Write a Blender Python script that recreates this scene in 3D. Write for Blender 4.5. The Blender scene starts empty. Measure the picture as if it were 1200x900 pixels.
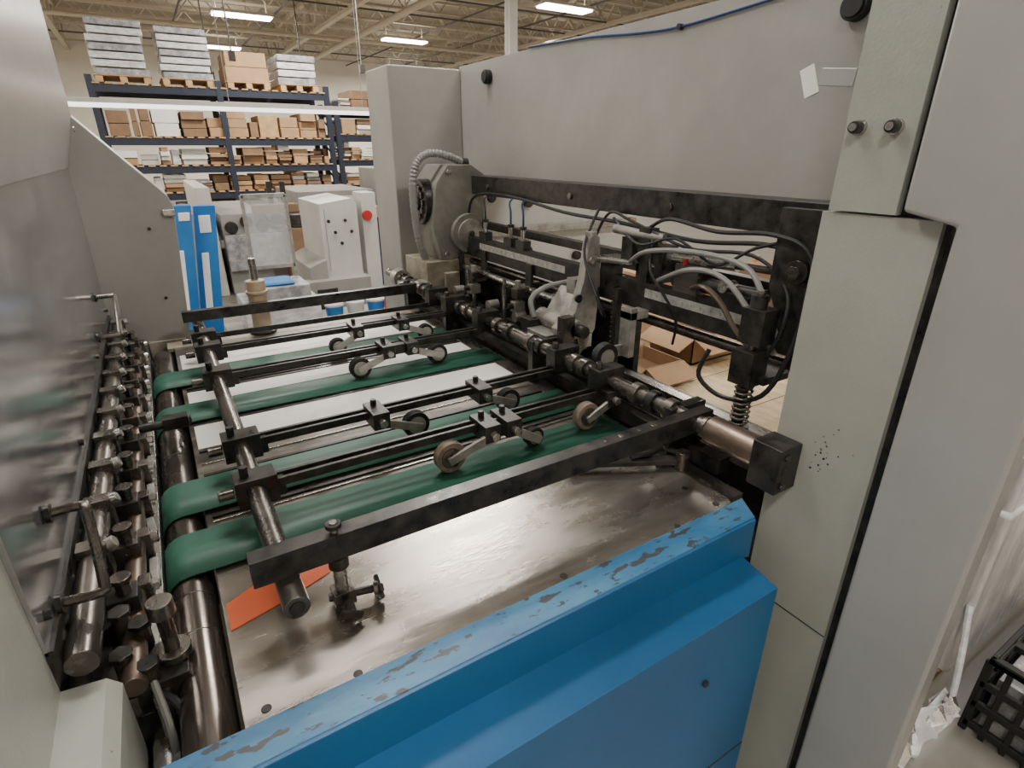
import bpy, math, random, bmesh
from mathutils import Vector, Matrix
random.seed(4)
# ------------------------------------------------------------------ materials
def mat(name, col, rough=0.5, metal=0.0, col2=None, nscale=6.0, lo=0.4, hi=0.65, stretch=(1,1,1),
        chip=None, chip_scale=30, chip_t=0.68, bump=0.0, bscale=80, emit=None, estr=0, alpha=None, detail=6, rvar=0.0, trans=0.0):
    m = bpy.data.materials.new(name); m.use_nodes = True
    nt = m.node_tree; N = nt.nodes; L = nt.links
    b = N['Principled BSDF']
    b.inputs['Base Color'].default_value = (*col, 1)
    b.inputs['Roughness'].default_value = rough
    b.inputs['Metallic'].default_value = metal
    tc = N.new('ShaderNodeTexCoord'); mp = N.new('ShaderNodeMapping')
    mp.inputs['Scale'].default_value = stretch
    L.new(tc.outputs['Object'], mp.inputs['Vector'])
    src = None
    if col2 is not None:
        n = N.new('ShaderNodeTexNoise'); n.inputs['Scale'].default_value = nscale
        n.inputs['Detail'].default_value = detail; n.inputs['Roughness'].default_value = 0.65
        L.new(mp.outputs[0], n.inputs['Vector'])
        r = N.new('ShaderNodeValToRGB')
        r.color_ramp.elements[0].position = lo; r.color_ramp.elements[1].position = hi
        r.color_ramp.elements[0].color = (*col, 1); r.color_ramp.elements[1].color = (*col2, 1)
        L.new(n.outputs['Fac'], r.inputs['Fac']); src = r.outputs['Color']
        if rvar:
            mr = N.new('ShaderNodeMapRange'); mr.inputs['To Min'].default_value = max(0.03, rough-rvar)
            mr.inputs['To Max'].default_value = min(1, rough+rvar)
            mr.inputs['From Min'].default_value = .3; mr.inputs['From Max'].default_value = .7
            L.new(n.outputs['Fac'], mr.inputs['Value']); L.new(mr.outputs[0], b.inputs['Roughness'])
    if chip is not None:
        n2 = N.new('ShaderNodeTexNoise'); n2.inputs['Scale'].default_value = chip_scale
        n2.inputs['Detail'].default_value = 8; n2.inputs['Roughness'].default_value = 0.6
        L.new(mp.outputs[0], n2.inputs['Vector'])
        r2 = N.new('ShaderNodeValToRGB'); r2.color_ramp.elements[0].position = chip_t
        r2.color_ramp.elements[1].position = chip_t+0.02
        r2.color_ramp.elements[0].color = (0,0,0,1); r2.color_ramp.elements[1].color = (1,1,1,1)
        L.new(n2.outputs['Fac'], r2.inputs['Fac'])
        mx = N.new('ShaderNodeMix'); mx.data_type = 'RGBA'
        L.new(r2.outputs['Color'], mx.inputs['Factor'])
        if src: L.new(src, mx.inputs['A'])
        else: mx.inputs['A'].default_value = (*col, 1)
        mx.inputs['B'].default_value = (*chip, 1)
        src = mx.outputs['Result']
    if src: L.new(src, b.inputs['Base Color'])
    if bump:
        n3 = N.new('ShaderNodeTexNoise'); n3.inputs['Scale'].default_value = bscale
        n3.inputs['Detail'].default_value = 4
        L.new(mp.outputs[0], n3.inputs['Vector'])
        bp = N.new('ShaderNodeBump'); bp.inputs['Strength'].default_value = bump
        bp.inputs['Distance'].default_value = 0.01
        L.new(n3.outputs['Fac'], bp.inputs['Height']); L.new(bp.outputs[0], b.inputs['Normal'])
    if emit:
        b.inputs['Emission Color'].default_value = (*emit, 1); b.inputs['Emission Strength'].default_value = estr
    if alpha is not None: b.inputs['Alpha'].default_value = alpha
    if trans: b.inputs['Transmission Weight'].default_value = trans
    return m
M = {}
M['grey'] = mat('grey_machine_paint', (.285,.28,.262), .36, 0.0, (.34,.335,.312), 3, chip=(.14,.13,.12), chip_scale=9, chip_t=.725, bump=.05, bscale=250)
M['greyD'] = mat('grey_column_paint', (.32,.335,.295), .36, 0.0, (.385,.395,.355), 2.5, chip=(.10,.09,.08), chip_scale=26, chip_t=.70, bump=.06, bscale=200)
M['cover'] = mat('satin_door_cover', (.39,.39,.38), .27, 0.25, (.45,.45,.44), 2, chip=(.22,.2,.19), chip_scale=12, chip_t=.75, bump=.03, bscale=120)
M['guard'] = mat('polished_guard', (.42,.42,.43), .17, .8, (.55,.55,.56), 4, stretch=(1,1,3), rvar=.06, detail=8, chip=(.75,.75,.74), chip_scale=35, chip_t=.76)
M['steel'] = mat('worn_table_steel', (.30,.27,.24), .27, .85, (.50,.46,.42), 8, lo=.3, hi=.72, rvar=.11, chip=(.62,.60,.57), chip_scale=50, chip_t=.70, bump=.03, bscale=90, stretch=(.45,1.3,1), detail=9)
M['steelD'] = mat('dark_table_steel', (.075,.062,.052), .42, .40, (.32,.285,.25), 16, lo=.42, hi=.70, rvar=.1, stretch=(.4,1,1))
M['bright'] = mat('bright_steel', (.55,.54,.52), .25, .9, (.35,.33,.31), 25, rvar=.1)
M['roller'] = mat('roller_steel', (.16,.135,.12), .24, .85, (.08,.065,.055), 8, rvar=.08, stretch=(1,.4,1))
M['black'] = mat('black_oxide', (.018,.017,.017), .36, .3, (.058,.053,.049), 30, rvar=.12)
M['shaft'] = mat('dark_shaft', (.10,.088,.08), .28, .8, (.21,.19,.17), 20, rvar=.1, stretch=(1,.3,1))
M['brown'] = mat('brown_coupling', (.13,.095,.072), .35, .7, (.22,.17,.135), 15)
M['rubber'] = mat('black_rubber', (.012,.012,.012), .6)
M['tan'] = mat('tan_rubber', (.25,.195,.15), .6, 0, (.15,.115,.09), 40)
M['alu'] = mat('cast_aluminium', (.44,.43,.40), .38, .6, (.27,.255,.235), 18, bump=.1, bscale=60)
M['green'] = mat('green_belt', (.022,.112,.074), .5, 0, (.035,.145,.095), 12, bump=.05, bscale=300, stretch=(.4,1,1))
M['white'] = mat('white_plate', (.93,.91,.87), .5, 0.0, (.66,.62,.56), 12, lo=.58, hi=.88)
M['blue'] = mat('blue_paint', (.012,.100,.255), .38, 0, (.018,.125,.30), 3, bump=.03, bscale=200, chip=(.03,.06,.11), chip_scale=30, chip_t=.755)
M['blueW'] = mat('blue_worn_paint', (.022,.135,.31), .36, 0, (.07,.24,.41), 10, chip=(.050,.055,.065), chip_scale=65, chip_t=.565, stretch=(.4,1,1), bump=.08, bscale=60)
M['orange'] = mat('orange_sticker', (.66,.11,.03), .35)
M['cable'] = mat('black_cable', (.015,.015,.017), .45)
M['gcable'] = mat('grey_hose', (.24,.24,.23), .4)
M['bcable'] = mat('blue_hose', (.01,.04,.15), .4)
M['motor'] = mat('motor_paint', (.19,.19,.17), .5, .1, (.28,.27,.235), 10, bump=.15, bscale=40)
M['greasy'] = mat('greasy_beige', (.38,.345,.28), .45, 0, (.12,.09,.06), 9, lo=.4, hi=.7)
M['scale'] = mat('ruler_strip', (.50,.50,.47), .4, .3, (.3,.3,.28), 60)
M['paper'] = mat('white_paper', (.80,.80,.77), .7)
M['wall'] = mat('white_wall', (.84,.79,.70), .8, 0, (.78,.73,.64), 1.2)
M['deck'] = mat('ceiling_deck', (.36,.315,.245), .8, 0, (.29,.25,.19), 2)
M['joist'] = mat('joist_paint', (.52,.46,.36), .6)
M['pipe'] = mat('dark_conduit', (.10,.09,.08), .6)
M['floor'] = mat('concrete', (.19,.175,.155), .4, 0, (.25,.235,.21), 1.5, bump=.05, bscale=20, rvar=.1)
M['navy'] = mat('rack_navy', (.012,.018,.035), .5)
M['card'] = mat('cardboard', (.36,.22,.12), .8, 0, (.42,.27,.15), 5)
M['card2'] = mat('cardboard_dark', (.20,.12,.07), .8, 0, (.26,.16,.085), 5)
M['wood'] = mat('pine_wood', (.50,.33,.17), .7, 0, (.38,.23,.11), 12, stretch=(1,8,1))
M['osb'] = mat('plywood_sheet', (.66,.53,.34), .6, 0, (.42,.29,.15), 26, stretch=(1,.3,1), lo=.42, hi=.7)
M['wrap'] = mat('shrink_wrap', (.45,.45,.47), .18, 0, (.74,.74,.75), 9, bump=.6, bscale=14, stretch=(1,1,2.5))
M['wrapV'] = mat('loose_stretch_film', (.46,.45,.45), .15, 0, (.70,.69,.68), 6, bump=1.0, bscale=7, stretch=(2.2,2.2,.5))
M['wrapD'] = mat('dark_wrapped_ream', (.20,.20,.22), .25, 0, (.42,.42,.44), 12, bump=.4, bscale=20)
M['mwhite'] = mat('white_machine', (.56,.56,.53), .4, 0, (.48,.48,.45), 3)
M['bposter'] = mat('blue_crate', (.01,.13,.40), .45, 0, (.02,.18,.48), 2)
M['red'] = mat('red_plastic', (.45,.02,.02), .4)
M['acryl'] = mat('clear_acrylic', (.75,.78,.8), .08, 0, alpha=.3)
M['cream'] = mat('cream_plastic', (.48,.36,.25), .4, 0, (.56,.45,.34), 8)
M['lamp'] = mat('lamp_tube', (1,1,1), .5, emit=(1,.97,.92), estr=16)
M['lampS'] = mat('strip_tube', (1,1,1), .5, emit=(1,.98,.95), estr=2.2)
# ------------------------------------------------------------------ builder
class B:
    def __init__(s, name):
        s.name=name; s.v=[]; s.f=[]; s.mi=[]; s.ms=[]
    def _m(s, k):
        if k not in s.ms: s.ms.append(k)
        return s.ms.index(k)
    def add(s, vs, fs, k):
        o=len(s.v); i=s._m(k)
        s.v += [tuple(v) for v in vs]
        for f in fs: s.f.append([o+j for j in f]); s.mi.append(i)
        return s
    def bx(s, x0,x1,y0,y1,z0,z1,k,rot=None):
        vs=[Vector((x,y,z)) for z in (z0,z1) for y in (y0,y1) for x in (x0,x1)]
        if rot:
            c=Vector(((x0+x1)/2,(y0+y1)/2,(z0+z1)/2)); R=Matrix.Rotation(math.radians(rot[1]),3,rot[0])
            vs=[R@(v-c)+c for v in vs]
        return s.add(vs,[(0,2,3,1),(4,5,7,6),(0,1,5,4),(1,3,7,5),(3,2,6,7),(2,0,4,6)],k)
    def cyl(s,p0,p1,r,k,n=20,r2=None):
        p0=Vector(p0);p1=Vector(p1);d=(p1-p0).normalized()
        a=Vector((0,0,1)) if abs(d.z)<.9 else Vector((1,0,0))
        u=d.cross(a).normalized();w=d.cross(u);r2=r if r2 is None else r2
        vs=[];
        for p,rr in ((p0,r),(p1,r2)):
            for i in range(n):
                t=2*math.pi*i/n; vs.append(p+(u*math.cos(t)+w*math.sin(t))*rr)
        fs=[(i,i+n,(i+1)%n+n,(i+1)%n) for i in range(n)]
        fs.append(tuple(range(n))); fs.append(tuple(reversed(range(n,2*n))))
        return s.add(vs,fs,k)
    def tube(s,pts,r,k,n=8,sub=6,straight=False,rib=0.0):
        P=[Vector(p) for p in pts]; Q=[]
        if straight: Q=P
        else:
            for i in range(len(P)-1):
                a=P[max(i-1,0)];b=P[i];c=P[i+1];d=P[min(i+2,len(P)-1)]
                for j in range(sub):
                    t=j/sub
                    Q.append(.5*((2*b)+(c-a)*t+(2*a-5*b+4*c-d)*t*t+(3*b-a-3*c+d)*t**3))
            Q.append(P[-1])
        vs=[];up=None
        for i,q in enumerate(Q):
            d=(Q[min(i+1,len(Q)-1)]-Q[max(i-1,0)]).normalized()
            if up is None: up=Vector((0,0,1)) if abs(d.z)<.9 else Vector((1,0,0))
            u=d.cross(up)
            if u.length<1e-4: u=d.orthogonal()
            u.normalize(); up=u.cross(d).normalized()
            rr=r*(1+rib*(i%2))
            for j in range(n):
                t=2*math.pi*j/n; vs.append(q+(u*math.cos(t)+up*math.sin(t))*rr)
        fs=[]
        for i in range(len(Q)-1):
            for j in range(n):
                a=i*n+j;b=i*n+(j+1)%n; fs.append((a,b,b+n,a+n))
        fs.append(tuple(reversed(range(n)))); fs.append(tuple(range((len(Q)-1)*n,len(Q)*n)))
        return s.add(vs,fs,k)
    def prism(s,poly,ax,a,b,k):
        def mk(p,t):
            return {'x':(t,p[0],p[1]),'y':(p[0],t,p[1]),'z':(p[0],p[1],t)}[ax]
        n=len(poly); vs=[mk(p,a) for p in poly]+[mk(p,b) for p in poly]
        fs=[(i,(i+1)%n,(i+1)%n+n,i+n) for i in range(n)]
        fs.append(tuple(reversed(range(n)))); fs.append(tuple(range(n,2*n)))
        return s.add(vs,fs,k)
    def done(s,bev=0.0,seg=2,ang=35):
        me=bpy.data.meshes.new(s.name); me.from_pydata(s.v,[],s.f)
        for k in s.ms: me.materials.append(M[k])
        me.polygons.foreach_set('material_index',s.mi)
        me.update()
        bm=bmesh.new(); bm.from_mesh(me); bmesh.ops.recalc_face_normals(bm,faces=bm.faces); bm.to_mesh(me); bm.free()
        me.polygons.foreach_set('use_smooth',[True]*len(me.polygons))
        me.set_sharp_from_angle(angle=math.radians(ang))
        o=bpy.data.objects.new(s.name,me); bpy.context.scene.collection.objects.link(o)
        if bev:
            m=o.modifiers.new('bevel','BEVEL'); m.width=bev; m.segments=seg; m.limit_method='ANGLE'
            m.angle_limit=math.radians(50); m.harden_normals=True
        return o
# ------------------------------------------------------------------ room
XW0,XW1,YW0,YW1,ZC=-4,16,-3,24,5.3
B('floor').bx(XW0,XW1,YW0,YW1,-.1,0,'floor').done()
B('ceiling').bx(XW0,XW1,YW0,YW1,ZC,ZC+.1,'deck').done()
B('wall_back').bx(XW0,XW1,YW1,YW1+.1,0,ZC,'wall').done()
B('wall_left').bx(XW0-.1,XW0,YW0,YW1,0,ZC,'wall').done()
B('wall_right').bx(XW1,XW1+.1,YW0,YW1,0,ZC,'wall').done()
B('wall_front').bx(XW0,XW1,YW0-.1,YW0,0,ZC,'wall').done()
j=B('ceiling_joists')
y=-2.2
while y<YW1:
    j.bx(XW0,XW1,y-.035,y+.035,5.16,5.22,'joist'); j.bx(XW0,XW1,y-.03,y+.03,4.62,4.67,'joist')
    x=XW0; up=True
    while x<XW1:
        j.cyl((x,y,4.65 if up else 5.18),(x+.45,y,5.18 if up else 4.65),.016,'joist',6); up=not up; x+=.45
    y+=1.5
for x in (-1.2,4.6,10.5):
    j.bx(x-.06,x+.06,YW0,YW1,5.22,5.3,'joist'); j.bx(x-.06,x+.06,YW0,YW1,4.45,4.53,'joist')
    yy=YW0; up=True
    while yy<YW1-.5:
        j.cyl((x,yy,4.5 if up else 5.24),(x,yy+.6,5.24 if up else 4.5),.028,'joist',6); up=not up; yy+=.6
j.done()
p=B('sprinkler_pipe')
for yy,zz,r in ((9.2,4.4,.05),(17.5,4.4,.05)): p.cyl((XW0,yy,zz),(XW1,yy,zz),r,'joist',10)
p.cyl((5.4,YW0,4.32),(5.4,YW1,4.32),.07,'joist',12)
for yy in range(-2,24,3): p.cyl((5.4,yy,4.32),(5.4,yy,5.3),.012,'joist',6)
for yy in (9.2,17.5):
    for xx in range(-3,16,3): p.cyl((xx,yy,4.4),(xx,yy,5.3),.012,'joist',6)
p.done()
p=B('ceiling_conduit')
for x in (1.4,3.4,7.4,9.2): p.cyl((x,YW0,4.58),(x,YW1,4.58),.022,'pipe',8)
for y in (12.5,14.2,20.9): p.cyl((XW0,y,4.52),(XW1,y,4.52),.02,'pipe',8)
for (x,y) in ((1.4,9.8),(1.4,12.5),(3.4,10.2),(3.4,14.2)): p.cyl((x,y,4.58),(x,y,2.9),.012,'pipe',6); p.bx(x-.04,x+.04,y-.04,y+.04,2.8,2.92,'pipe')
p.done()
c=B('steel_column')
for x,y in ((5.85,9.5),(10.5,18)):
    c.bx(x-.08,x+.08,y-.08,y-.065,0,4.5,'paper'); c.bx(x-.08,x+.08,y+.065,y+.08,0,4.5,'paper'); c.bx(x-.008,x+.008,y-.07,y+.07,0,4.5,'paper')
c.done()
def highbay(x,y,z=4.3,P=105,up=0):
    b=B('high_bay_light')
    b.prism([(-.22,0),(-.17,.06),(.17,.06),(.22,0)],'x',-.62,.62,'mwhite')
    for yy in (-.15,-.09,-.03,.03,.09,.15): b.cyl((-.58,yy,-.012),(.58,yy,-.012),.026,'lamp',8)
    for xx in (-.5,.5): b.cyl((xx,0,.05),(xx,0,4.61-z),.006,'joist',6)
    o=b.done(); o.location=(x,y,z)
    def al(e,zz,rx):
        l=bpy.data.lights.new('highbay_lamp','AREA'); l.shape='RECTANGLE'; l.size=1.15; l.size_y=.38; l.energy=e; l.color=(1,.94,.85)
        lo=bpy.data.objects.new('lamp_source',l); bpy.context.scene.collection.objects.link(lo)
        lo.parent=o; lo.location=(0,0,zz); lo.rotation_euler=(rx,0,0)
    al(P,-.06,0)
    if up: al(up,.09,math.pi)  # upward lamp added to brighten ceiling deck and joists
for x,y,P,u in ((2.5,15.1,260,15),(2.5,19.8,260,15),(6.6,16.1,260,15),(8,10.9,190,15),(2.5,10,230,15),(2.3,4.8,130,6),(-1.5,2.2,50,0),(-1.5,8.5,110,10),(.55,2.1,42,0),  # last entry here: unseen fixture added to brighten the white table strips
        (2.2,-.9,78,0),(-1.6,-1.2,66,0),(6.5,5.2,90,10),(6.3,.2,75,0),(11,6,80,0),(11,15,130,10),(-2,14,190,14),(8.5,21,240,14)):
    highbay(x,y,P=P,up=u)
s=B('strip_light'); s.bx(-.9,2.6,6.95,7.05,2.05,2.09,'mwhite'); s.cyl((-.9,7,2.035),(2.6,7,2.035),.026,'lampS',10)
for xx in (-.6,.9,2.3): s.cyl((xx,7,2.08),(xx,7,4.65),.004,'grey',6)
s.done()
# ------------------------------------------------------------------ rack
def rack(x0,x1,levels,bays):
    r=B('pallet_rack'); w=(x1-x0)/bays
    for i in range(bays+1):
        x=x0+i*w
        for yy in (11.6,12.7):
            r.bx(x-.045,x+.045,yy-.04,yy+.04,0,levels[-1]+.12,'navy')
        z=.2
        while z<levels[-1]-.3:
            r.cyl((x,11.6,z),(x,12.7,z+.4),.018,'navy',6); z+=.45
    for z in levels:
        for yy in (11.6,12.7): r.bx(x0,x1,yy-.03,yy+.03,z-.11,z,'navy')
        n=int((x1-x0)/.16)
        for k in range(n):
            xx=x0+(k+.5)*(x1-x0)/n; r.bx(xx-.05,xx+.05,11.55,12.75,z,z+.02,'wood')
    r.done()
LV=[.5,.95,1.38,1.82,2.58]
rack(-.42,3.15,LV,2); rack(3.3,6.9,[.5,1.0,1.45,1.9,2.35],2)
st=B('stocked_cartons')
for (x0,x1,lv) in ((-.35,3.1,LV[:-1]),(3.36,6.85,[.5,1.0,1.45,1.9,2.35])):
    for z in lv:
        x=x0+.02
        while x<x1-.08:
            w=min(random.uniform(.11,.42),x1-x); h=random.uniform(.14,.31)*(1.5 if z==1.82 else 1)
            k=random.choice(['card','card2','paper','wrap','wood','card2','mwhite','wrapD','card2','bposter' if random.random()<.2 else 'card'])
            n=random.choice([1,2,3,4])
            for q in range(n):
                dx=random.uniform(0,.02); st.bx(x+dx,x+w-.02-dx,11.60+random.uniform(0,.12),12.5,z+.022+h/n*q,z+.022+h/n*(q+1)-.008,k if random.random()<.7 else random.choice(['card','paper','card2']))
            if random.random()<.5 and h<.22: st.bx(x+.02,x+w*.8,11.66,12.3,z+.03+h,z+.03+h+random.uniform(.05,.10),random.choice(['card','paper','card2','wrap']))
            x+=w
st.done(.006)
def wrapped(x,w,h,kind):
    b=B('wrapped_pallet'); z=2.602
    for xx in (x+.02,x+w/2-.05,x+w-.12): b.bx(xx,xx+.1,11.6,12.6,z,z+.09,'wood')
    for k in range(6): b.bx(x,x+w,11.6+k*.17,11.6+k*.17+.12,z+.09,z+.11,'wood')
    z+=.11; n=max(1,int(h/.1))
    if kind=='box':
        b.bx(x+.02,x+w-.02,11.62,12.55,z,z+h*.5,'card'); b.bx(x+.04,x+w-.03,11.64,12.5,z+h*.5,z+h,'card'); b.bx(x+.02,x+w-.02,11.615,12.55,z+h*.48,z+h*.52,'card2')
    else:
        for i in range(n):
            o=random.uniform(-.03,.03)
            b.bx(x+.03+o,x+w-.03+o,11.62,12.55,z+i*h/n,z+(i+1)*h/n-.02,'wrap' if i%3 else 'wrapD')
    b.done(.012)
wrapped(-.35,.78,.78,'w'); wrapped(.55,.78,.74,'w'); wrapped(1.5,.72,.45,'box'); wrapped(2.35,.7,.48,'w')
# ------------------------------------------------------------------ mid background
b=B('blue_crate_panel')
b.prism([(-.03,0),(.10,0),(.25,1.27),(.13,1.27)],'y',4.9,5.0,'bposter'); b.prism([(.15,1.16),(.22,1.16),(.23,1.22),(.155,1.22)],'y',4.89,4.9,'paper'); b.prism([(.05,.45),(.09,.45),(.14,.95),(.10,.95)],'y',4.89,4.9,'paper'); b.done(.006)
b=B('blue_crate_panel')
b.prism([(.11,0),(.28,0),(.42,1.25),(.27,1.25)],'y',5.05,5.15,'bposter'); b.prism([(.28,1.05),(.36,1.05),(.37,1.18),(.29,1.18)],'y',5.04,5.05,'paper'); b.prism([(.21,.45),(.26,.45),(.31,.9),(.26,.9)],'y',5.04,5.05,'paper'); b.done(.006)
b=B('white_machine_cabinet')
b.prism([(1.26,0),(1.60,0),(1.60,1.2),(1.55,1.24),(1.26,1.2)],'y',5.3,6.1,'mwhite')
b.prism([(1.10,0),(1.26,0),(1.26,.72),(1.10,.66)],'y',5.25,6.1,'grey')
b.bx(1.0,1.62,5.15,5.3,.0,.55,'grey')
for q in range(5): b.cyl((1.33+.05*q,5.302,1.05-.1*(q%3)),(1.33+.05*q,5.29,1.05-.1*(q%3)),.015,'black',12)
b.bx(1.66,1.80,5.35,5.6,0,1.28,'mwhite'); b.bx(1.60,1.66,5.4,5.5,.5,.56,'grey')
b.cyl((1.70,5.35,1.08),(1.70,5.31,1.08),.045,'red',14); b.bx(1.3,1.305,5.295,5.3,.6,1.15,'grey')
b.bx(1.12,1.3,5.135,5.15,.3,.48,'black'); b.done(.015)
b=B('second_press')
b.bx(.65,1.15,7.5,9.5,0,.95,'grey'); b.bx(.45,.6,7.5,9.5,0,1.25,'mwhite'); b.bx(.6,1.6,7.6,9.4,.55,.65,'mwhite')
for q in range(6): b.cyl((.75+.17*q,7.45,.80+.06*(q%2)),(.75+.17*q,9.4,.80+.06*(q%2)),.07,'black',14)
b.bx(1.6,2.6,7.8,9.2,0,1.15,'grey'); b.bx(1.75,2.0,7.78,7.8,.75,1.05,'navy'); b.bx(2.1,2.5,7.78,7.8,.7,1.08,'mwhite'); b.bx(2.8,3.4,8,9,0,1.4,'grey'); b.bx(2.8,3.4,7.6,8,0,.9,'mwhite')
b.bx(.65,1.5,7.4,7.5,.3,.72,'wrapD'); b.bx(.3,.42,7.2,7.6,0,1.0,'card'); b.bx(1.0,1.5,7.3,7.5,.95,1.05,'card2')
b.bx(1.3,1.9,7.0,7.4,.0,.8,'card2'); b.bx(1.35,1.85,7.05,7.35,.8,.95,'black'); b.bx(2.0,2.6,7.1,7.5,0,.85,'navy'); b.bx(2.05,2.5,7.15,7.45,.85,.98,'card')
for x in (1.2,1.35): b.bx(x,x+.06,7.45,7.5,.95,1.3,'black')
b.done(.02)
b=B('clear_safety_guard')
for x0 in (.60,.92): b.bx(x0-.012,x0+.012,4.92,4.95,0,1.32,'alu')
b.bx(.60,.92,4.92,4.95,1.3,1.33,'alu'); b.bx(.60,.92,4.92,4.95,.75,.78,'alu'); b.bx(.61,.91,4.93,4.94,.78,1.3,'acryl'); b.done()
b=B('work_bench')
b.bx(.3,2.2,4.2,4.85,.33,.37,'grey')
for xx in (.35,2.1):
    for yy in (4.25,4.75): b.bx(xx,xx+.05,yy,yy+.05,0,.33,'grey')
b.done(.004)
b=B('wrapped_bundle'); b.bx(.42,.95,4.3,4.75,.372,.62,'wrap'); b.bx(.48,.9,4.34,4.7,.62,.72,'wrapD'); b.bx(.55,.8,4.36,4.6,.72,.75,'bposter'); b.done(.03)
for x,k in ((1.08,'bposter'),(1.25,'mwhite'),(1.42,'bposter')):
    b=B('paint_tub'); b.cyl((x,4.45,.371),(x,4.45,.5),.06,k,20,r2=.07); b.cyl((x,4.45,.5),(x,4.45,.515),.074,'mwhite',20); b.done()
b=B('red_tool_case'); b.bx(1.52,1.78,4.35,4.55,.371,.52,'red'); b.bx(1.6,1.7,4.43,4.46,.52,.55,'black'); b.done(.01)
b=B('carton_stack')
for i in range(9):
    x=3.2+(i%3)*.75; z=(i//3)*.42; b.bx(x,x+.68,5.6,6.3,z,z+.40,random.choice(['card','card2','paper','card']))
b.done(.008)
# ------------------------------------------------------------------ feed table
t=B('feed_table')
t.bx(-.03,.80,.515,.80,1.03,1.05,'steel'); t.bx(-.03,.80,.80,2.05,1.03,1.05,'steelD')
t.bx(-.03,.80,.515,2.05,.85,1.03,'black')
t.bx(-.02,.79,1.53,1.61,1.05,1.0525,'white'); t.bx(-.02,.79,1.255,1.38,1.05,1.0525,'white'); t.bx(-.02,.79,1.81,1.95,1.05,1.0525,'white')
for yy in (1.515,1.618,1.243,1.387,1.795,.975,1.13,1.64): t.bx(-.02,.79,yy-.006,yy+.004,1.05,1.0545,'black')
t.bx(-.02,.79,1.18,1.185,1.05,1.053,'bright'); t.bx(-.02,.79,.955,.96,1.05,1.053,'bright')
t.bx(.80,.84,.53,2.05,1.03,1.052,'shaft')
for x,y in ((-.005,.535),(.77,.535),(.66,.525),(.76,.60),(.1,.525),(.42,.53),(.70,.78)): t.cyl((x,y,1.05),(x,y,1.0515),.006,'black',12)
for x in (-.02,.76):
    for y in (.55,1.95): t.bx(x,x+.05,y,y+.05,0,.85,'black')
t.done(.002)
o=B('orange_sticker'); o.prism([(-.025,.68),(-.025,.735),(.04,.77),(.135,.785),(.12,.725),(.05,.70)],'z',1.0502,1.0515,'orange'); o.done()
for y0,y1 in ((1.65,1.78),(1.395,1.51),(.99,1.11),(.815,.93)):
    g=B('green_conveyor_belt')
    prof=[(.83,1.0555),(-.06,1.0605)]
    for k in range(9):
        a=math.radians(90+k*22.5); prof.append((-.065+.0345*math.cos(a),1.026+.0345*math.sin(a)))
    prof.append((-.035,.992))
    vs=[];fs=[];n=len(prof)
    for (x,z) in prof: vs+= [(x,y0,z),(x,y1,z)]
    for i in range(n-1): fs.append((2*i,2*i+1,2*i+3,2*i+2))
    g.add(vs,fs,'green'); ob=g.done(); sm=ob.modifiers.new('th','SOLIDIFY'); sm.thickness=.0025
r=B('conveyor_roller'); r.cyl((-.065,.50,1.026),(-.065,2.02,1.026),.030,'roller',36)
for yy in (.70,.78,1.25,1.58): r.cyl((-.065,yy,1.026),(-.065,yy+.004,1.026),.0305,'black',36)
r.cyl((-.065,.44,1.026),(-.065,.5,1.026),.014,'shaft',16); r.done(.002)
# ------------------------------------------------------------------ hold down frame
h=B('sheet_hold_down_frame')
h.bx(.012,.865,.640,.668,1.135,1.175,'black'); h.bx(.012,.85,2.02,2.045,1.135,1.17,'black')
h.cyl((.053,.595,1.122),(.053,2.12,1.122),.0165,'shaft',24)
h.cyl((.053,.592,1.122),(.053,.598,1.122),.010,'black',16)
for xx in (.60,.635,.68,.715): h.cyl((xx,.654,1.174),(xx,.654,1.1762),.006,'shaft',12)
def rail(y,x0=.053,x1=.83,dbl=True):
    for dy in ((-.011,.011) if dbl else (0,)): h.bx(x0,x1,y+dy-.004,y+dy+.004,1.118,1.134,'black')
    h.bx(.022,.088,y-.022,y+.022,1.098,1.147,'black'); h.cyl((.04,y,1.145),(.04,y,1.165),.008,'black',6)
    h.cyl((.02,y,1.12),(-.004,y,1.12),.009,'shaft',12); h.bx(.075,.10,y-.014,y+.014,1.10,1.13,'black')
    h.bx(.785,.862,y-.02,y+.02,1.125,1.185,'black'); h.cyl((.80,y,1.185),(.80,y,1.20),.009,'shaft',6)
for y in (1.49,1.085,.915): rail(y)
rail(1.72); rail(1.86,dbl=False)
def wheel(x,y,cx,tan=False,r=.03):
    yr=y+.03; z=1.058+r
    h.cyl((x,y-.01,z),(x,y+.01,z),r,'tan' if tan else 'rubber',28)
    h.cyl((x,y-.0125,z),(x,y+.0125,z),r*.68,'alu' if not tan else 'shaft',24); h.cyl((x,y-.018,z),(x,y+.014,z),r*.3,'black',12)
    p0=Vector((x,y-.017,z)); p1=Vector((cx,y-.017,1.118)); d=(p1-p0).normalized(); nn=Vector((-d.z,0,d.x))*.009
    vs=[]
    for yy in (-.004,.004):
        for pp in (p0-nn-d*.01,p0+nn-d*.01,p1+nn,p1-nn): vs.append(pp+Vector((0,yy,0)))
    h.add(vs,[(0,1,2,3),(7,6,5,4),(0,4,5,1),(1,5,6,2),(2,6,7,3),(3,7,4,0)],'alu')
    h.bx(cx-.018,cx+.018,y-.022,yr+.02,1.105,1.142,'black'); h.cyl((cx,y-.036,1.122),(cx,y-.02,1.122),.009,'bright',12)
    h.cyl((cx,yr,1.142),(cx,yr,1.155),.007,'black',6)
wheel(.404,1.46,.485); wheel(.637,1.458,.555); wheel(.406,1.69,.47,r=.026); wheel(.70,1.69,.62,r=.026)
wheel(.401,1.057,.32); wheel(.641,1.058,.57); wheel(.402,.885,.49,tan=True,r=.032); wheel(.747,.888,.81,tan=True,r=.032)
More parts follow.
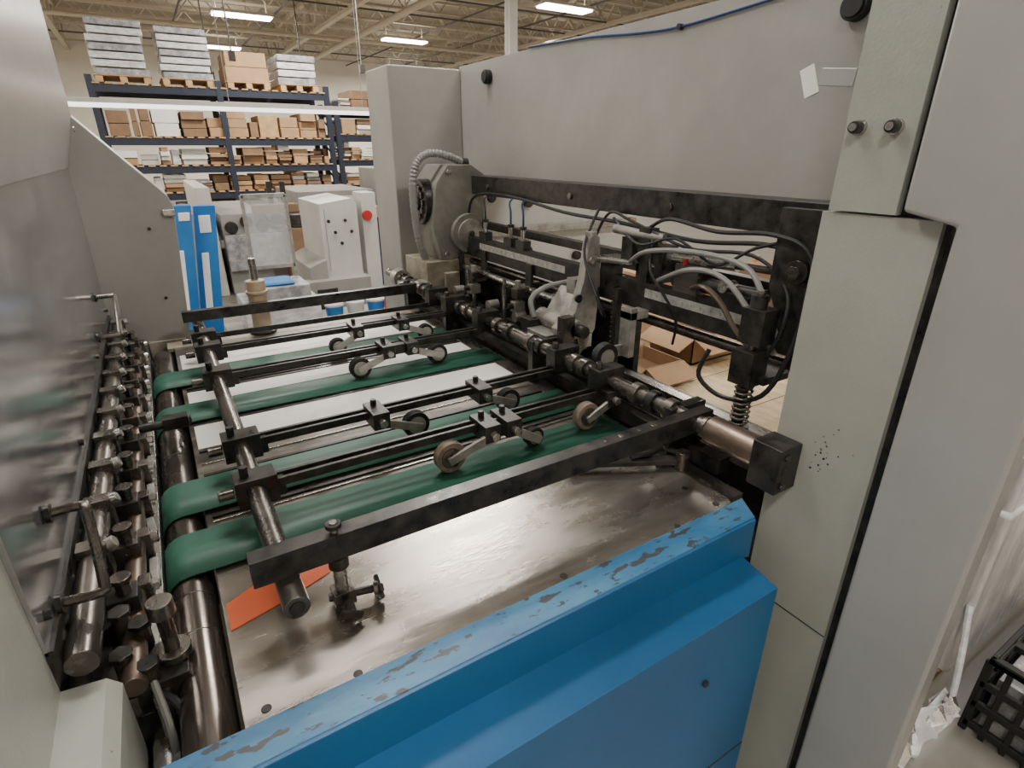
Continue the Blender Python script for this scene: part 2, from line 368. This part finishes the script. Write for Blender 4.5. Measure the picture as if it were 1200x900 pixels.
wheel(.60,.885,.54,r=.022)
h.bx(.485,.555,1.45,1.475,1.11,1.138,'black')
PX,PY=.120,.650
h.cyl((PX,PY,1.175),(PX,PY,1.192),.006,'bright',12); h.cyl((PX,PY,1.183),(PX,PY,1.190),.011,'black',16)
h.cyl((PX,PY,1.062),(PX,PY,1.138),.0095,'bright',18); h.cyl((PX,PY,1.118),(PX,PY,1.136),.014,'black',18)
h.bx(PX-.015,PX+.015,PY-.014,PY+.014,1.056,1.080,'shaft'); h.cyl((PX-.02,PY,1.07),(PX+.040,PY-.012,1.068),.006,'black',12)
h.cyl((PX+.040,PY-.012,1.068),(PX+.047,PY-.014,1.068),.010,'shaft',12)
for a in (35,-35): h.bx(PX+.045,PX+.051,PY-.03,PY+.005,1.062,1.073,'black',rot=('X',a))
h.cyl((PX,PY-.022,1.07),(PX,PY-.040,1.065),.008,'shaft',12); h.bx(PX-.016,PX+.016,PY-.044,PY-.038,1.06,1.07,'black',rot=('Y',30))
h.done(.0015,1)
g=B('stop_lever'); g.bx(.60,.83,.70,.725,1.062,1.072,'black',rot=('Z',-28)); g.cyl((.615,.77,1.051),(.615,.77,1.085),.012,'black',16); g.cyl((.81,.655,1.051),(.81,.655,1.09),.014,'shaft',16)
g.tube([(.72,.71,1.075),(.77,.70,1.078),(.80,.70,1.08),(.81,.67,1.08)],.006,'black'); g.done(.001,1)
g=B('stand_post'); g.cyl((.25,2.085,1.05),(.25,2.085,1.06),.045,'black',24); g.cyl((.25,2.085,1.06),(.25,2.085,1.235),.031,'cream',28); g.cyl((.25,2.085,1.235),(.25,2.085,1.31),.013,'bright',16); g.cyl((.25,2.085,1.19),(.25,2.085,1.20),.036,'cream',28); g.done(.002)
d=B('drive_shaft')
d.cyl((.825,.50,1.155),(.825,2.36,1.155),.0165,'shaft',24)
d.cyl((.825,.50,1.155),(.825,.61,1.155),.028,'brown',28); d.cyl((.825,.615,1.155),(.825,.625,1.155),.022,'shaft',24)
d.bx(.792,.849,.445,.50,1.11,1.195,'black'); d.cyl((.807,.445,1.18),(.807,.44,1.18),.006,'shaft',10); d.cyl((.807,.445,1.125),(.807,.44,1.125),.006,'shaft',10)
for y in (.70,.75,.80,.98,1.02,1.17,1.22,1.33,1.40,1.60,1.65,1.93,1.98,2.12,2.18):
    d.cyl((.825,y,1.155),(.825,y+.022,1.155),.024,'black' if int(y*100)%2 else 'shaft',20)
d.cyl((.825,2.2,1.155),(.825,2.25,1.155),.036,'alu',24); d.cyl((.795,2.12,1.155),(.775,2.12,1.155),.012,'bright',12)
d.cyl((.885,.62,1.10),(.885,2.2,1.10),.012,'shaft',16); d.bx(.85,.885,.6,2.2,1.05,1.085,'black')
for y in (.7,1.2,1.75,2.1): d.bx(.80,.90,y-.012,y+.012,1.057,1.17,'black')
d.done(.0015,1)
# ------------------------------------------------------------------ blue side frame
f=B('blue_side_frame')
f.prism([(-.13,.51),(.808,.51),(.775,.456),(-.13,.456)],'z',.985,1.062,'blue')
f.prism([(-.13,.511),(.809,.511),(.779,.461),(-.13,.461)],'z',1.061,1.0635,'blueW')
f.prism([(.508,1.04),(.457,1.04),(.457,.992),(.384,.978),(.384,0),(.508,0)],'x',-.13,.757,'blue')
f.cyl((.60,.384,.86),(.60,.378,.86),.006,'black',12); f.cyl((.25,.384,.86),(.25,.378,.86),.006,'black',12)
f.bx(-.13,.755,.3825,.3855,.60,.603,'black'); f.done(.002)
f=B('far_side_frame'); f.bx(-.05,.84,2.06,2.12,0,1.035,'blue'); f.bx(-.05,.84,2.055,2.125,1.035,1.05,'greasy'); f.done(.003)
# ------------------------------------------------------------------ feeder frame
c=B('feeder_near_column')
c.bx(.85,1.15,.335,.495,0,1.565,'greyD'); c.bx(.845,1.15,.392,.484,1.568,2.6,'greyD'); c.bx(.86,1.15,.33,.392,1.5,2.6,'black')
c.bx(.862,1.14,.30,.34,0,1.57,'black')
for y in (.464,.417):
    c.cyl((.845,y,1.677),(.838,y,1.677),.010,'bright',20); c.cyl((.838,y,1.677),(.828,y,1.677),.0078,'black',16); c.cyl((.828,y,1.677),(.825,y,1.677),.005,'bright',14)
c.bx(.8488,.851,.335,.495,.86,.8618,'black')
for _ in range(24):
    yy=random.gauss(.415,.012); zz=random.gauss(1.20,.024); r_=random.uniform(.0006,.0022)
    if .345<yy<.485: c.cyl((.8502,yy,zz),(.8497,yy,zz),r_,'shaft',5)
c.done(.003)
c=B('feeder_door_cover')
c.prism([(.182,0),(.312,0),(.312,1.562),(.376,1.575),(.376,2.6),(.0,2.6),(.0,1.75),(.182,1.45)],'x',.825,.87,'cover'); c.done(.006,4)
c=B('feeder_far_column')
c.bx(.845,1.15,2.25,2.50,0,1.94,'grey'); c.done(.006)
c=B('feeder_cross_cover')
c.bx(1.15,1.40,.45,2.26,1.552,1.95,'grey')
for y,z in ((2.02,1.893),(.68,1.885)): c.cyl((1.15,y,z),(1.13,y,z),.024,'rubber',24); c.cyl((1.13,y,z),(1.125,y,z),.019,'rubber',24)
c.bx(1.1485,1.151,.735,.765,1.745,1.80,'paper',rot=('X',-22)); c.bx(1.149,1.151,.66,.73,1.76,1.79,'cover',rot=('X',6))
c.bx(1.07,1.20,.495,2.25,1.49,1.556,'black')
for y in (1.9,1.4,1.0,.62): c.cyl((1.07,y,1.52),(1.063,y,1.52),.009,'shaft',10)
c.done(.003)
c=B('blue_air_hose'); c.tube([(1.145,1.75,1.953),(1.145,1.45,1.94),(1.145,1.25,1.922),(1.145,1.1,1.915),(1.145,.9,1.925),(1.145,.7,1.938),(1.145,.5,1.953)],.003,'bcable'); c.cyl((1.15,1.1,1.915),(1.138,1.1,1.915),.007,'black',12); c.done()
c=B('feeder_far_side_plate'); c.bx(1.4,2.15,2.3,2.34,0,1.9,'mwhite'); c.bx(1.15,1.4,2.28,2.34,0,1.6,'mwhite'); c.bx(2.15,2.22,2.28,2.36,0,.8,'bposter')
for x,z in ((1.3,1.45),(1.5,1.42),(1.7,1.46),(1.9,1.4),(1.5,1.2),(1.8,1.15)): c.cyl((x,2.3,z),(x,2.27,z),.022,'black',14)
c.bx(1.25,2.1,2.26,2.28,1.28,1.32,'alu'); c.done(.004)
e=B('feeder_ruler_bar_assembly')
e.bx(1.03,1.062,.50,2.24,1.264,1.336,'black')
e.bx(1.0285,1.031,.66,1.02,1.300,1.322,'scale'); e.bx(1.0285,1.031,1.36,1.90,1.300,1.322,'scale')
for q in range(45):
    yy=.67+q*.028
    if yy<1.01 or 1.37<yy<1.89: e.bx(1.028,1.029,yy,yy+.0012,1.307,1.315,'black')
e.cyl((1.02,1.28,1.215),(1.02,2.24,1.215),.011,'bright',16); e.cyl((1.06,.5,1.235),(1.06,2.24,1.235),.013,'shaft',16)
e.bx(1.10,1.13,.5,2.24,1.36,1.385,'black')
e.bx(.95,1.15,.50,2.24,.90,1.03,'black'); e.bx(1.0,1.03,.55,2.2,1.04,1.09,'shaft')
e.bx(1.11,1.13,1.12,2.24,1.03,1.20,'black')  # black backing plate added to keep the feeder interior dark
for y in (1.32,1.5,1.68,1.95):
    e.bx(1.0,1.1,y-.01,y+.01,1.03,1.2,'shaft'); e.cyl((1.0,y+.04,1.13),(.96,y+.04,1.13),.018,'alu',16); e.cyl((.985,y-.035,1.05),(.985,y-.035,1.24),.007,'bright',10)
e.prism([(.498,1.55),(.66,1.55),(.66,1.40),(.58,1.24),(.56,1.05),(.498,1.05)],'x',1.0,1.02,'black')
e.cyl((1.0,.60,1.44),(.985,.60,1.44),.022,'shaft',20); e.cyl((.985,.60,1.44),(.975,.60,1.44),.013,'shaft',6); e.cyl((1.0,.56,1.34),(.99,.56,1.34),.012,'shaft',12)
for y,z0,z1 in ((1.10,1.0,1.31),(2.02,1.08,1.27)):
    e.bx(1.0,1.018,y-.012,y+.004,z0,z1,'black'); z=z0
    while z<z1: e.bx(1.0,1.018,y+.004,y+.012,z,z+.007,'black'); z+=.014
e.cyl((.95,.64,1.10),(.95,.64,1.40),.009,'shaft',14); e.bx(.925,.975,.615,.665,1.215,1.285,'black'); e.bx(.93,.975,.61,.66,1.30,1.37,'black')
e.cyl((.95,.64,1.37),(.95,.64,1.395),.016,'black',14)
pts=[(.95+.017*math.cos(k*.9),.64+.017*math.sin(k*.9),1.12+k*.0016) for k in range(60)]
e.tube(pts,.0032,'shaft',6,straight=True); e.cyl((.95,.64,1.10),(.95,.64,1.12),.022,'black',16)
e.bx(.95,1.03,.60,.67,1.22,1.235,'black')
e.cyl((1.06,.78,1.415),(1.06,1.02,1.405),.013,'bright',16); e.cyl((1.06,.66,1.42),(1.06,.78,1.415),.008,'shaft',12)
e.cyl((1.06,.70,1.36),(1.06,.95,1.355),.018,'black',16); e.bx(1.04,1.09,.98,1.04,1.34,1.43,'black'); e.bx(1.03,1.09,1.05,1.20,1.36,1.38,'black')
e.bx(1.03,1.07,.72,.80,1.336,1.36,'black'); e.bx(1.03,1.07,1.08,1.12,1.38,1.44,'black')
e.cyl((1.05,1.0,1.38),(1.02,1.2,1.37),.009,'bright',12)
e.bx(1.03,1.08,.86,.93,1.336,1.40,'shaft'); e.bx(1.03,1.06,1.14,1.20,1.336,1.37,'black'); e.cyl((1.04,.98,1.45),(1.04,1.16,1.455),.012,'alu',14); e.cyl((1.03,.76,1.38),(.99,.76,1.38),.012,'bright',12)
e.bx(1.03,1.06,1.02,1.06,1.336,1.47,'black'); e.cyl((1.03,.90,1.40),(1.03,.90,1.415),.006,'red',10)
for y in (1.88,1.70,1.62):
    e.bx(1.03,1.06,y-.025,y+.025,1.336,1.365,'black'); e.cyl((1.045,y,1.36),(1.045,y,1.40),.008,'bright',12); e.cyl((1.045,y,1.40),(1.045,y,1.41),.012,'black',12)
    e.tube([(1.045,y,1.41),(1.045,y,1.45),(1.06,y+.03,1.48),(1.09,y+.04,1.50)],.0036,'bcable' if y<1.8 else 'cable')
e.done(.0015,1)
def sucker(y,big=False):
    q=B('suction_head')
    if not big:
        q.bx(.965,1.028,y-.018,y+.018,1.19,1.225,'shaft'); q.bx(1.02,1.03,y-.018,y+.018,1.19,1.30,'black')
        q.cyl((.98,y,1.225),(.98,y,1.25),.010,'alu',16)
    else:
        q.bx(.975,1.03,y-.02,y+.02,1.26,1.31,'alu')
    q.cyl((.98,y,1.10),(.98,y,1.20),.008,'bright',14)
    q.bx(.96,1.0,y-.016,y+.016,1.145,1.18,'alu'); q.cyl((.98,y,1.085),(.98,y,1.105),.020,'rubber',20,r2=.010); q.cyl((.96,y,1.165),(.94,y,1.168),.009,'black',12)
    if big:
        q.prism([(.90,1.12),(.97,1.10),(1.02,1.17),(1.03,1.30),(1.02,1.43),(.985,1.43),(.972,1.32),(.945,1.23),(.885,1.19)],'y',y-.065,y-.035,'alu')
        q.prism([(.92,1.10),(1.02,1.10),(1.028,1.27),(.985,1.28),(.94,1.22)],'y',y-.035,y+.06,'alu')
        q.cyl((.93,y-.10,1.19),(.93,y+.08,1.19),.026,'alu',20); q.cyl((.93,y-.13,1.19),(.93,y-.10,1.19),.018,'black',16)
        q.bx(.86,.96,y-.06,y+.05,1.10,1.17,'alu'); q.cyl((.90,y-.11,1.14),(.90,y+.10,1.14),.011,'bright',14)
        q.cyl((1.0,y-.05,1.43),(1.0,y-.05,1.445),.016,'alu',14); q.bx(.87,.93,y+.05,y+.10,1.10,1.19,'black')
        q.cyl((.86,y-.03,1.135),(.845,y-.03,1.135),.02,'black',18); q.cyl((.86,y+.03,1.15),(.85,y+.03,1.15),.012,'bright',14)
        q.bx(.88,.92,y-.10,y-.07,1.15,1.23,'shaft'); q.tube([(.90,y+.07,1.19),(.90,y+.09,1.24),(.95,y+.09,1.27),(1.03,y+.08,1.28)],.008,'gcable')
        q.cyl((.95,y-.066,1.27),(.95,y-.075,1.27),.012,'black',12); q.cyl((.99,y-.066,1.37),(.99,y-.075,1.37),.010,'bright',12); q.bx(.94,.99,y-.09,y-.066,1.13,1.17,'bright')
    q.done(.0015,1)
sucker(1.26,True)
for y in (1.86,1.55): sucker(y)
k=B('caster_wheel'); k.cyl((.90,1.0,1.165),(.90,1.022,1.165),.036,'rubber',26); k.cyl((.90,.997,1.165),(.90,1.025,1.165),.022,'alu',22); k.bx(.88,.99,1.025,1.035,1.15,1.18,'alu'); k.bx(.97,.99,1.0,1.04,1.15,1.28,'alu'); k.bx(.97,1.03,1.0,1.04,1.25,1.27,'alu'); k.done(.001,1)
w=B('cable_bundle')
w.tube([(1.05,2.0,1.30),(1.05,2.02,1.42),(1.05,1.95,1.49),(1.05,1.7,1.50),(1.05,1.4,1.475),(1.05,1.15,1.47),(1.05,.9,1.455),(1.05,.72,1.47),(1.02,.62,1.46),(1.0,.58,1.40),(.97,.57,1.30),(.95,.60,1.20),(.94,.68,1.17),(.93,.74,1.20),(.94,.73,1.26)],.005,'cable')
w.tube([(1.05,1.3,1.28),(1.04,1.25,1.40),(1.05,1.2,1.49),(1.04,1.1,1.48),(1.03,.9,1.44),(1.02,.72,1.45),(1.0,.62,1.40),(.97,.60,1.32),(.96,.63,1.25)],.004,'cable')
w.tube([(1.05,1.12,1.36),(1.0,1.0,1.42),(1.0,.85,1.44),(1.0,.72,1.43),(.99,.66,1.38),(1.0,.62,1.30)],.006,'gcable')
w.tube([(1.03,.98,1.35),(1.0,.86,1.40),(.99,.76,1.40),(.99,.68,1.34),(1.0,.62,1.27)],.006,'gcable')
w.tube([(1.05,.90,1.34),(1.0,.82,1.37),(.99,.76,1.35),(.99,.70,1.29),(1.01,.64,1.25)],.006,'brown')
w.tube([(1.06,1.05,1.47),(1.02,.95,1.50),(1.0,.8,1.49),(.99,.66,1.50),(.99,.58,1.47),(.985,.56,1.35)],.0045,'cable')
w.tube([(1.04,1.22,1.32),(1.0,1.16,1.25),(.97,1.10,1.24),(.95,1.12,1.30),(.97,1.2,1.40),(1.03,1.22,1.5)],.004,'cable')
w.tube([(1.05,1.18,1.48),(1.02,1.05,1.43),(1.01,.92,1.46),(1.01,.8,1.42),(1.0,.70,1.47),(1.02,.60,1.50)],.0035,'cable')
w.tube([(1.04,1.02,1.46),(1.0,.98,1.38),(1.0,.93,1.33),(1.02,.90,1.27),(1.04,.92,1.2)],.0035,'cable')
w.done()
# ------------------------------------------------------------------ gear motor
m=B('gear_motor')
m.bx(.86,1.12,2.02,2.24,1.09,1.245,'greasy')
m.prism([(.93,1.245),(1.12,1.245),(1.125,1.56),(1.07,1.595),(.97,1.595),(.92,1.53),(.90,1.38)],'y',2.03,2.235,'motor')
m.cyl((1.045,2.03,1.345),(1.045,2.005,1.345),.075,'motor',36); m.cyl((1.045,2.005,1.345),(1.045,1.995,1.345),.055,'alu',32); m.cyl((1.045,1.995,1.345),(1.045,1.985,1.345),.012,'black',12)
m.cyl((.885,2.13,1.46),(.93,2.13,1.46),.085,'black',32); m.cyl((.875,2.13,1.46),(.885,2.13,1.46),.03,'rubber',20)
for a in range(12):
    t=a*math.pi/6; m.bx(.876,.886,2.13+.055*math.cos(t)-.006,2.13+.055*math.cos(t)+.006,1.46+.055*math.sin(t)-.012,1.46+.055*math.sin(t)+.012,'shaft')
for x,z in ((.95,1.27),(1.1,1.27),(1.1,1.54),(.97,1.57)): m.cyl((x,2.03,z),(x,2.018,z),.01,'bright',8)
m.tube([(1.07,2.1,1.60),(1.0,2.08,1.625),(.92,2.08,1.635),(.868,2.08,1.60),(.848,2.08,1.52),(.85,2.08,1.40),(.865,2.08,1.30),(.90,2.1,1.22)],.0125,'gcable',10,12,rib=.22)
m.cyl((1.09,2.1,1.60),(1.06,2.1,1.60),.018,'black',14)
m.cyl((.84,2.05,1.15),(.84,1.98,1.15),.03,'alu',24); m.bx(.93,.99,2.0,2.02,1.12,1.2,'greasy')
m.done(.004)
# ------------------------------------------------------------------ left: press end
l=B('press_far_side_cover')
l.prism([(-.45,0),(.015,0),(.02,1.0),(.06,1.48),(.05,1.515),(-.15,1.745),(-.45,1.745)],'y',2.13,2.32,'grey'); 
for x,z in ((-.02,1.42),(-.02,1.2),(-.08,1.05)): l.cyl((x,2.13,z),(x,2.125,z),.005,'black',10)
l.bx(.025,.06,2.12,2.14,1.455,1.475,'bright'); l.bx(-.10,.01,2.122,2.131,1.0,1.06,'greasy'); l.done(.008,3)
l=B('press_upper_cover')
l.prism([(-.14,2.7),(-.14,1.74),(-.178,1.60),(-.30,1.60),(-.30,2.7)],'y',.2,2.14,'cover')
l.cyl((-.139,2.05,1.70),(-.135,2.05,1.70),.008,'bright',12); l.done(.006,3)
l=B('press_guard')
l.prism([(-.18,1.60),(-.187,1.16),(-.205,1.16),(-.20,1.60)],'y',.62,2.13,'guard')
l.bx(-.190,-.182,.62,2.13,1.15,1.165,'black'); l.bx(-.32,-.205,.62,2.13,.3,1.59,'black')
for y in (.65,1.1,1.6,2.09): l.cyl((-.186,y,1.19),(-.180,y,1.19),.006,'black',10)
for pts in ([(-.184,.77,1.245),(-.150,.77,1.245),(-.143,.755,1.24),(-.138,.695,1.18),(-.143,.685,1.172),(-.184,.69,1.172)],[(-.184,1.88,1.275),(-.145,1.88,1.275),(-.137,1.87,1.27),(-.135,1.72,1.215),(-.14,1.70,1.21),(-.184,1.70,1.21)]):
    l.tube(pts,.006,'shaft',10,4)
    for p_ in (pts[0],pts[-1]): l.cyl(p_,(p_[0]+.006,p_[1],p_[2]),.012,'black',14)
l.done(.002,1)
l=B('press_near_side_frame')
l.prism([(-.5,0),(-.138,0),(-.138,1.09),(-.15,1.105),(-.19,1.11),(-.192,1.595),(-.5,1.595)],'y',.25,.62,'greyD')
l.bx(-.138,-.1365,.50,.53,1.0,1.04,'paper'); l.done(.006,3)
a=B('front_lay_assembly')
a.cyl((-.165,.62,1.135),(-.165,2.1,1.135),.017,'shaft',20); a.cyl((-.13,.62,1.075),(-.13,2.1,1.075),.014,'brown',20)
a.bx(-.20,-.118,.62,2.12,.93,1.03,'black'); a.bx(-.118,-.100,.62,2.05,.98,1.048,'bright'); a.bx(-.20,-.13,.62,2.12,1.03,1.06,'shaft')
y=.76; i=0
while y<2.05:
    a.bx(-.155,-.119,y-.018,y+.018,1.055,1.11,'shaft' if i%2 else 'black'); a.cyl((-.134,y,1.10),(-.134,y,1.128),.010,'shaft',6); a.cyl((-.134,y,1.128),(-.134,y,1.135),.013,'shaft',14)
    a.bx(-.124,-.108,y+.03,y+.055,1.05,1.09,'shaft'); a.cyl((-.112,y+.042,1.078),(-.098,y+.042,1.078),.008,'bright',10)
    a.bx(-.18,-.145,y+.045,y+.07,1.105,1.16,'shaft'); a.cyl((-.15,y+.057,1.15),(-.135,y+.057,1.155),.009,'bright' if i%2 else 'alu',12)
    a.bx(-.117,-.104,y-.055,y+.02,1.048,1.053,'scale' if i%3==0 else 'alu',rot=('Z',random.uniform(-8,8)))
    y+=.125; i+=1
a.cyl((-.12,1.33,1.095),(-.02,1.33,1.095),.010,'black',14); a.bx(-.075,-.025,1.315,1.345,1.083,1.11,'black')
a.cyl((-.090,.668,1.03),(-.090,.668,1.125),.009,'shaft',16); a.cyl((-.090,.668,1.125),(-.090,.668,1.147),.015,'shaft',24)
a.bx(-.15,-.076,.63,.70,1.03,1.06,'black'); a.cyl((-.090,.668,1.06),(-.090,.668,1.072),.021,'shaft',20)
for (x,y,z) in ((-.14,.66,1.07),(-.12,.70,1.075),(-.14,.72,1.085),(-.115,.64,1.06)): a.cyl((x,y,z-.03),(x,y,z+.02),.010,'shaft',12); a.cyl((x,y,z+.02),(x,y,z+.028),.014,'black',6)
a.cyl((-.15,.625,1.0),(-.15,.70,1.0),.03,'black',20); a.bx(-.12,-.10,.52,.72,.93,1.0,'black')
a.tube([(-.10,.56,.95),(-.09,.6,1.03),(-.12,.64,1.05)],.005,'cable'); a.tube([(-.12,.54,.9),(-.105,.58,1.0),(-.115,.64,1.07)],.0045,'gcable')
a.cyl((-.115,.50,.985),(-.115,.66,.985),.016,'bright',16)
a.bx(-.135,-.10,.515,2.1,.5,.93,'black')
a.done(.0015,1)
# ------------------------------------------------------------------ feeder pile and boxes
p=B('plywood_stack')
for i in range(5): p.bx(1.55+random.uniform(0,.02),2.65,1.0,2.2,.48+i*.024,.48+i*.024+.02,'osb')
for y in (1.35,1.7,2.0): p.bx(1.57,2.65,y,y+.004,.5955,.598,'card2')
for x in (1.6,2.1,2.55): p.bx(x,x+.09,1.02,2.18,.38,.478,'wood')
p.bx(1.5,2.7,1.0,2.2,0,.378,'black'); p.done(.002,1)
def openbox(x0,x1,y0,y1,z0,z1):
    p=B('open_cardboard_box')
    p.bx(x0,x1,y0,y0+.006,z0,z1,'card');p.bx(x0,x1,y1-.006,y1,z0,z1,'card');p.bx(x0,x0+.006,y0,y1,z0,z1,'card2');p.bx(x1-.006,x1,y0,y1,z0,z1,'card');p.bx(x0,x1,y0,y1,z0,z0+.006,'card2')
    p.bx(x0-.11,x0+.01,y0,y1,z1-.03,z1-.024,'card',rot=('Y',-25)); p.bx(x0,x1,y0-.12,y0,z1-.03,z1-.024,'card',rot=('X',25)); p.bx(x0,x1,y1,y1+.10,z1+.02,z1+.026,'card',rot=('X',30)); p.done()
openbox(2.25,2.6,1.85,2.15,.602,.74); openbox(1.85,2.1,1.78,2.05,.602,.68)
p=B('cardboard_box'); p.bx(2.85,3.5,1.7,2.3,0,.75,'card'); p.bx(2.9,3.3,1.75,2.2,.75,1.0,'card2'); p.done(.006)
p=B('wooden_crate'); 
for i in range(5): p.bx(2.9,3.9,2.7,2.72,.1+i*.15,.22+i*.15,'wood')
for i in range(4): p.bx(2.9+i*.31,2.97+i*.31,2.68,2.72,0,.9,'wood')
p.bx(2.95,3.85,2.72,3.4,.05,.8,'card'); p.done(.003,1)
p=B('wrapped_paper_stack')
p.bx(1.83,3.1,.36,.95,.12,.72,'wrapV'); p.bx(1.85,3.1,.37,.95,.70,1.35,'wrapV')
p.bx(1.84,3.1,.38,.95,.09,.12,'wood')
for y in (.40,.62,.84): p.bx(1.86,3.1,y,y+.08,0,.09,'wood')
p.done(.03,3)
p=B('black_plastic_crate')
for i in range(7): p.bx(1.80+i*.12,1.83+i*.12,-.3,.28,.27,.29,'rubber')
for yy in (-.3,-.15,0,.13,.26): p.bx(1.80,2.6,yy,yy+.02,.27,.29,'rubber')
for z in (.02,.10,.18,.27): p.bx(1.80,2.6,.265,.28,z,z+.025,'rubber'); p.bx(1.80,1.815,-.3,.28,z,z+.025,'rubber')
for i in range(12): p.bx(1.80+i*.07,1.815+i*.07,.266,.279,.0,.28,'rubber'); p.bx(1.801,1.814,-.3+i*.052,-.285+i*.052,.0,.28,'rubber')
p.bx(1.83,2.58,-.28,.25,.0,.22,'wrapD'); p.done(.003)
p=B('crumpled_film_tail')
for k in range(9):
    q=[(1.70-.045*t+random.uniform(-.02,.02),.305+.004*t+random.uniform(-.02,.02),.17-.024*t+random.uniform(-.02,.02)) for t in range(6)]
    vs=[];fs=[]
    for i_,c_ in enumerate(q):
        wd_=random.uniform(.008,.022); an=random.uniform(0,3.1)
        vs+=[(c_[0]+wd_*math.cos(an),c_[1]+wd_*math.sin(an),max(.005,c_[2]+.01)),(c_[0]-wd_*math.cos(an),c_[1]-wd_*math.sin(an),max(.004,c_[2]-.01))]
        if i_: a_=2*i_; fs.append((a_-2,a_-1,a_+1,a_))
    p.add(vs,fs,'bright' if k%2 else 'wrap')
p.tube([(1.58,.31,0),(1.60,.308,.06),(1.66,.305,.13),(1.70,.305,.17),(1.76,.33,.26),(1.825,.37,.40)],.009,'wrap',8)
p.done(ang=20)
# ------------------------------------------------------------------ world + camera
wd=bpy.data.worlds.new('world'); bpy.context.scene.world=wd; wd.use_nodes=True
wd.node_tree.nodes['Background'].inputs[0].default_value=(.6,.65,.7,1); wd.node_tree.nodes['Background'].inputs[1].default_value=.3
cd=bpy.data.cameras.new('camera'); cam=bpy.data.objects.new('camera',cd); bpy.context.scene.collection.objects.link(cam)
cam.location=(0,0,1.65); cam.rotation_euler=(math.radians(90-22.8),0,math.radians(-31.7)); cd.sensor_width=36; cd.lens=36*655/1200; cd.clip_start=.02
bpy.context.scene.camera=cam
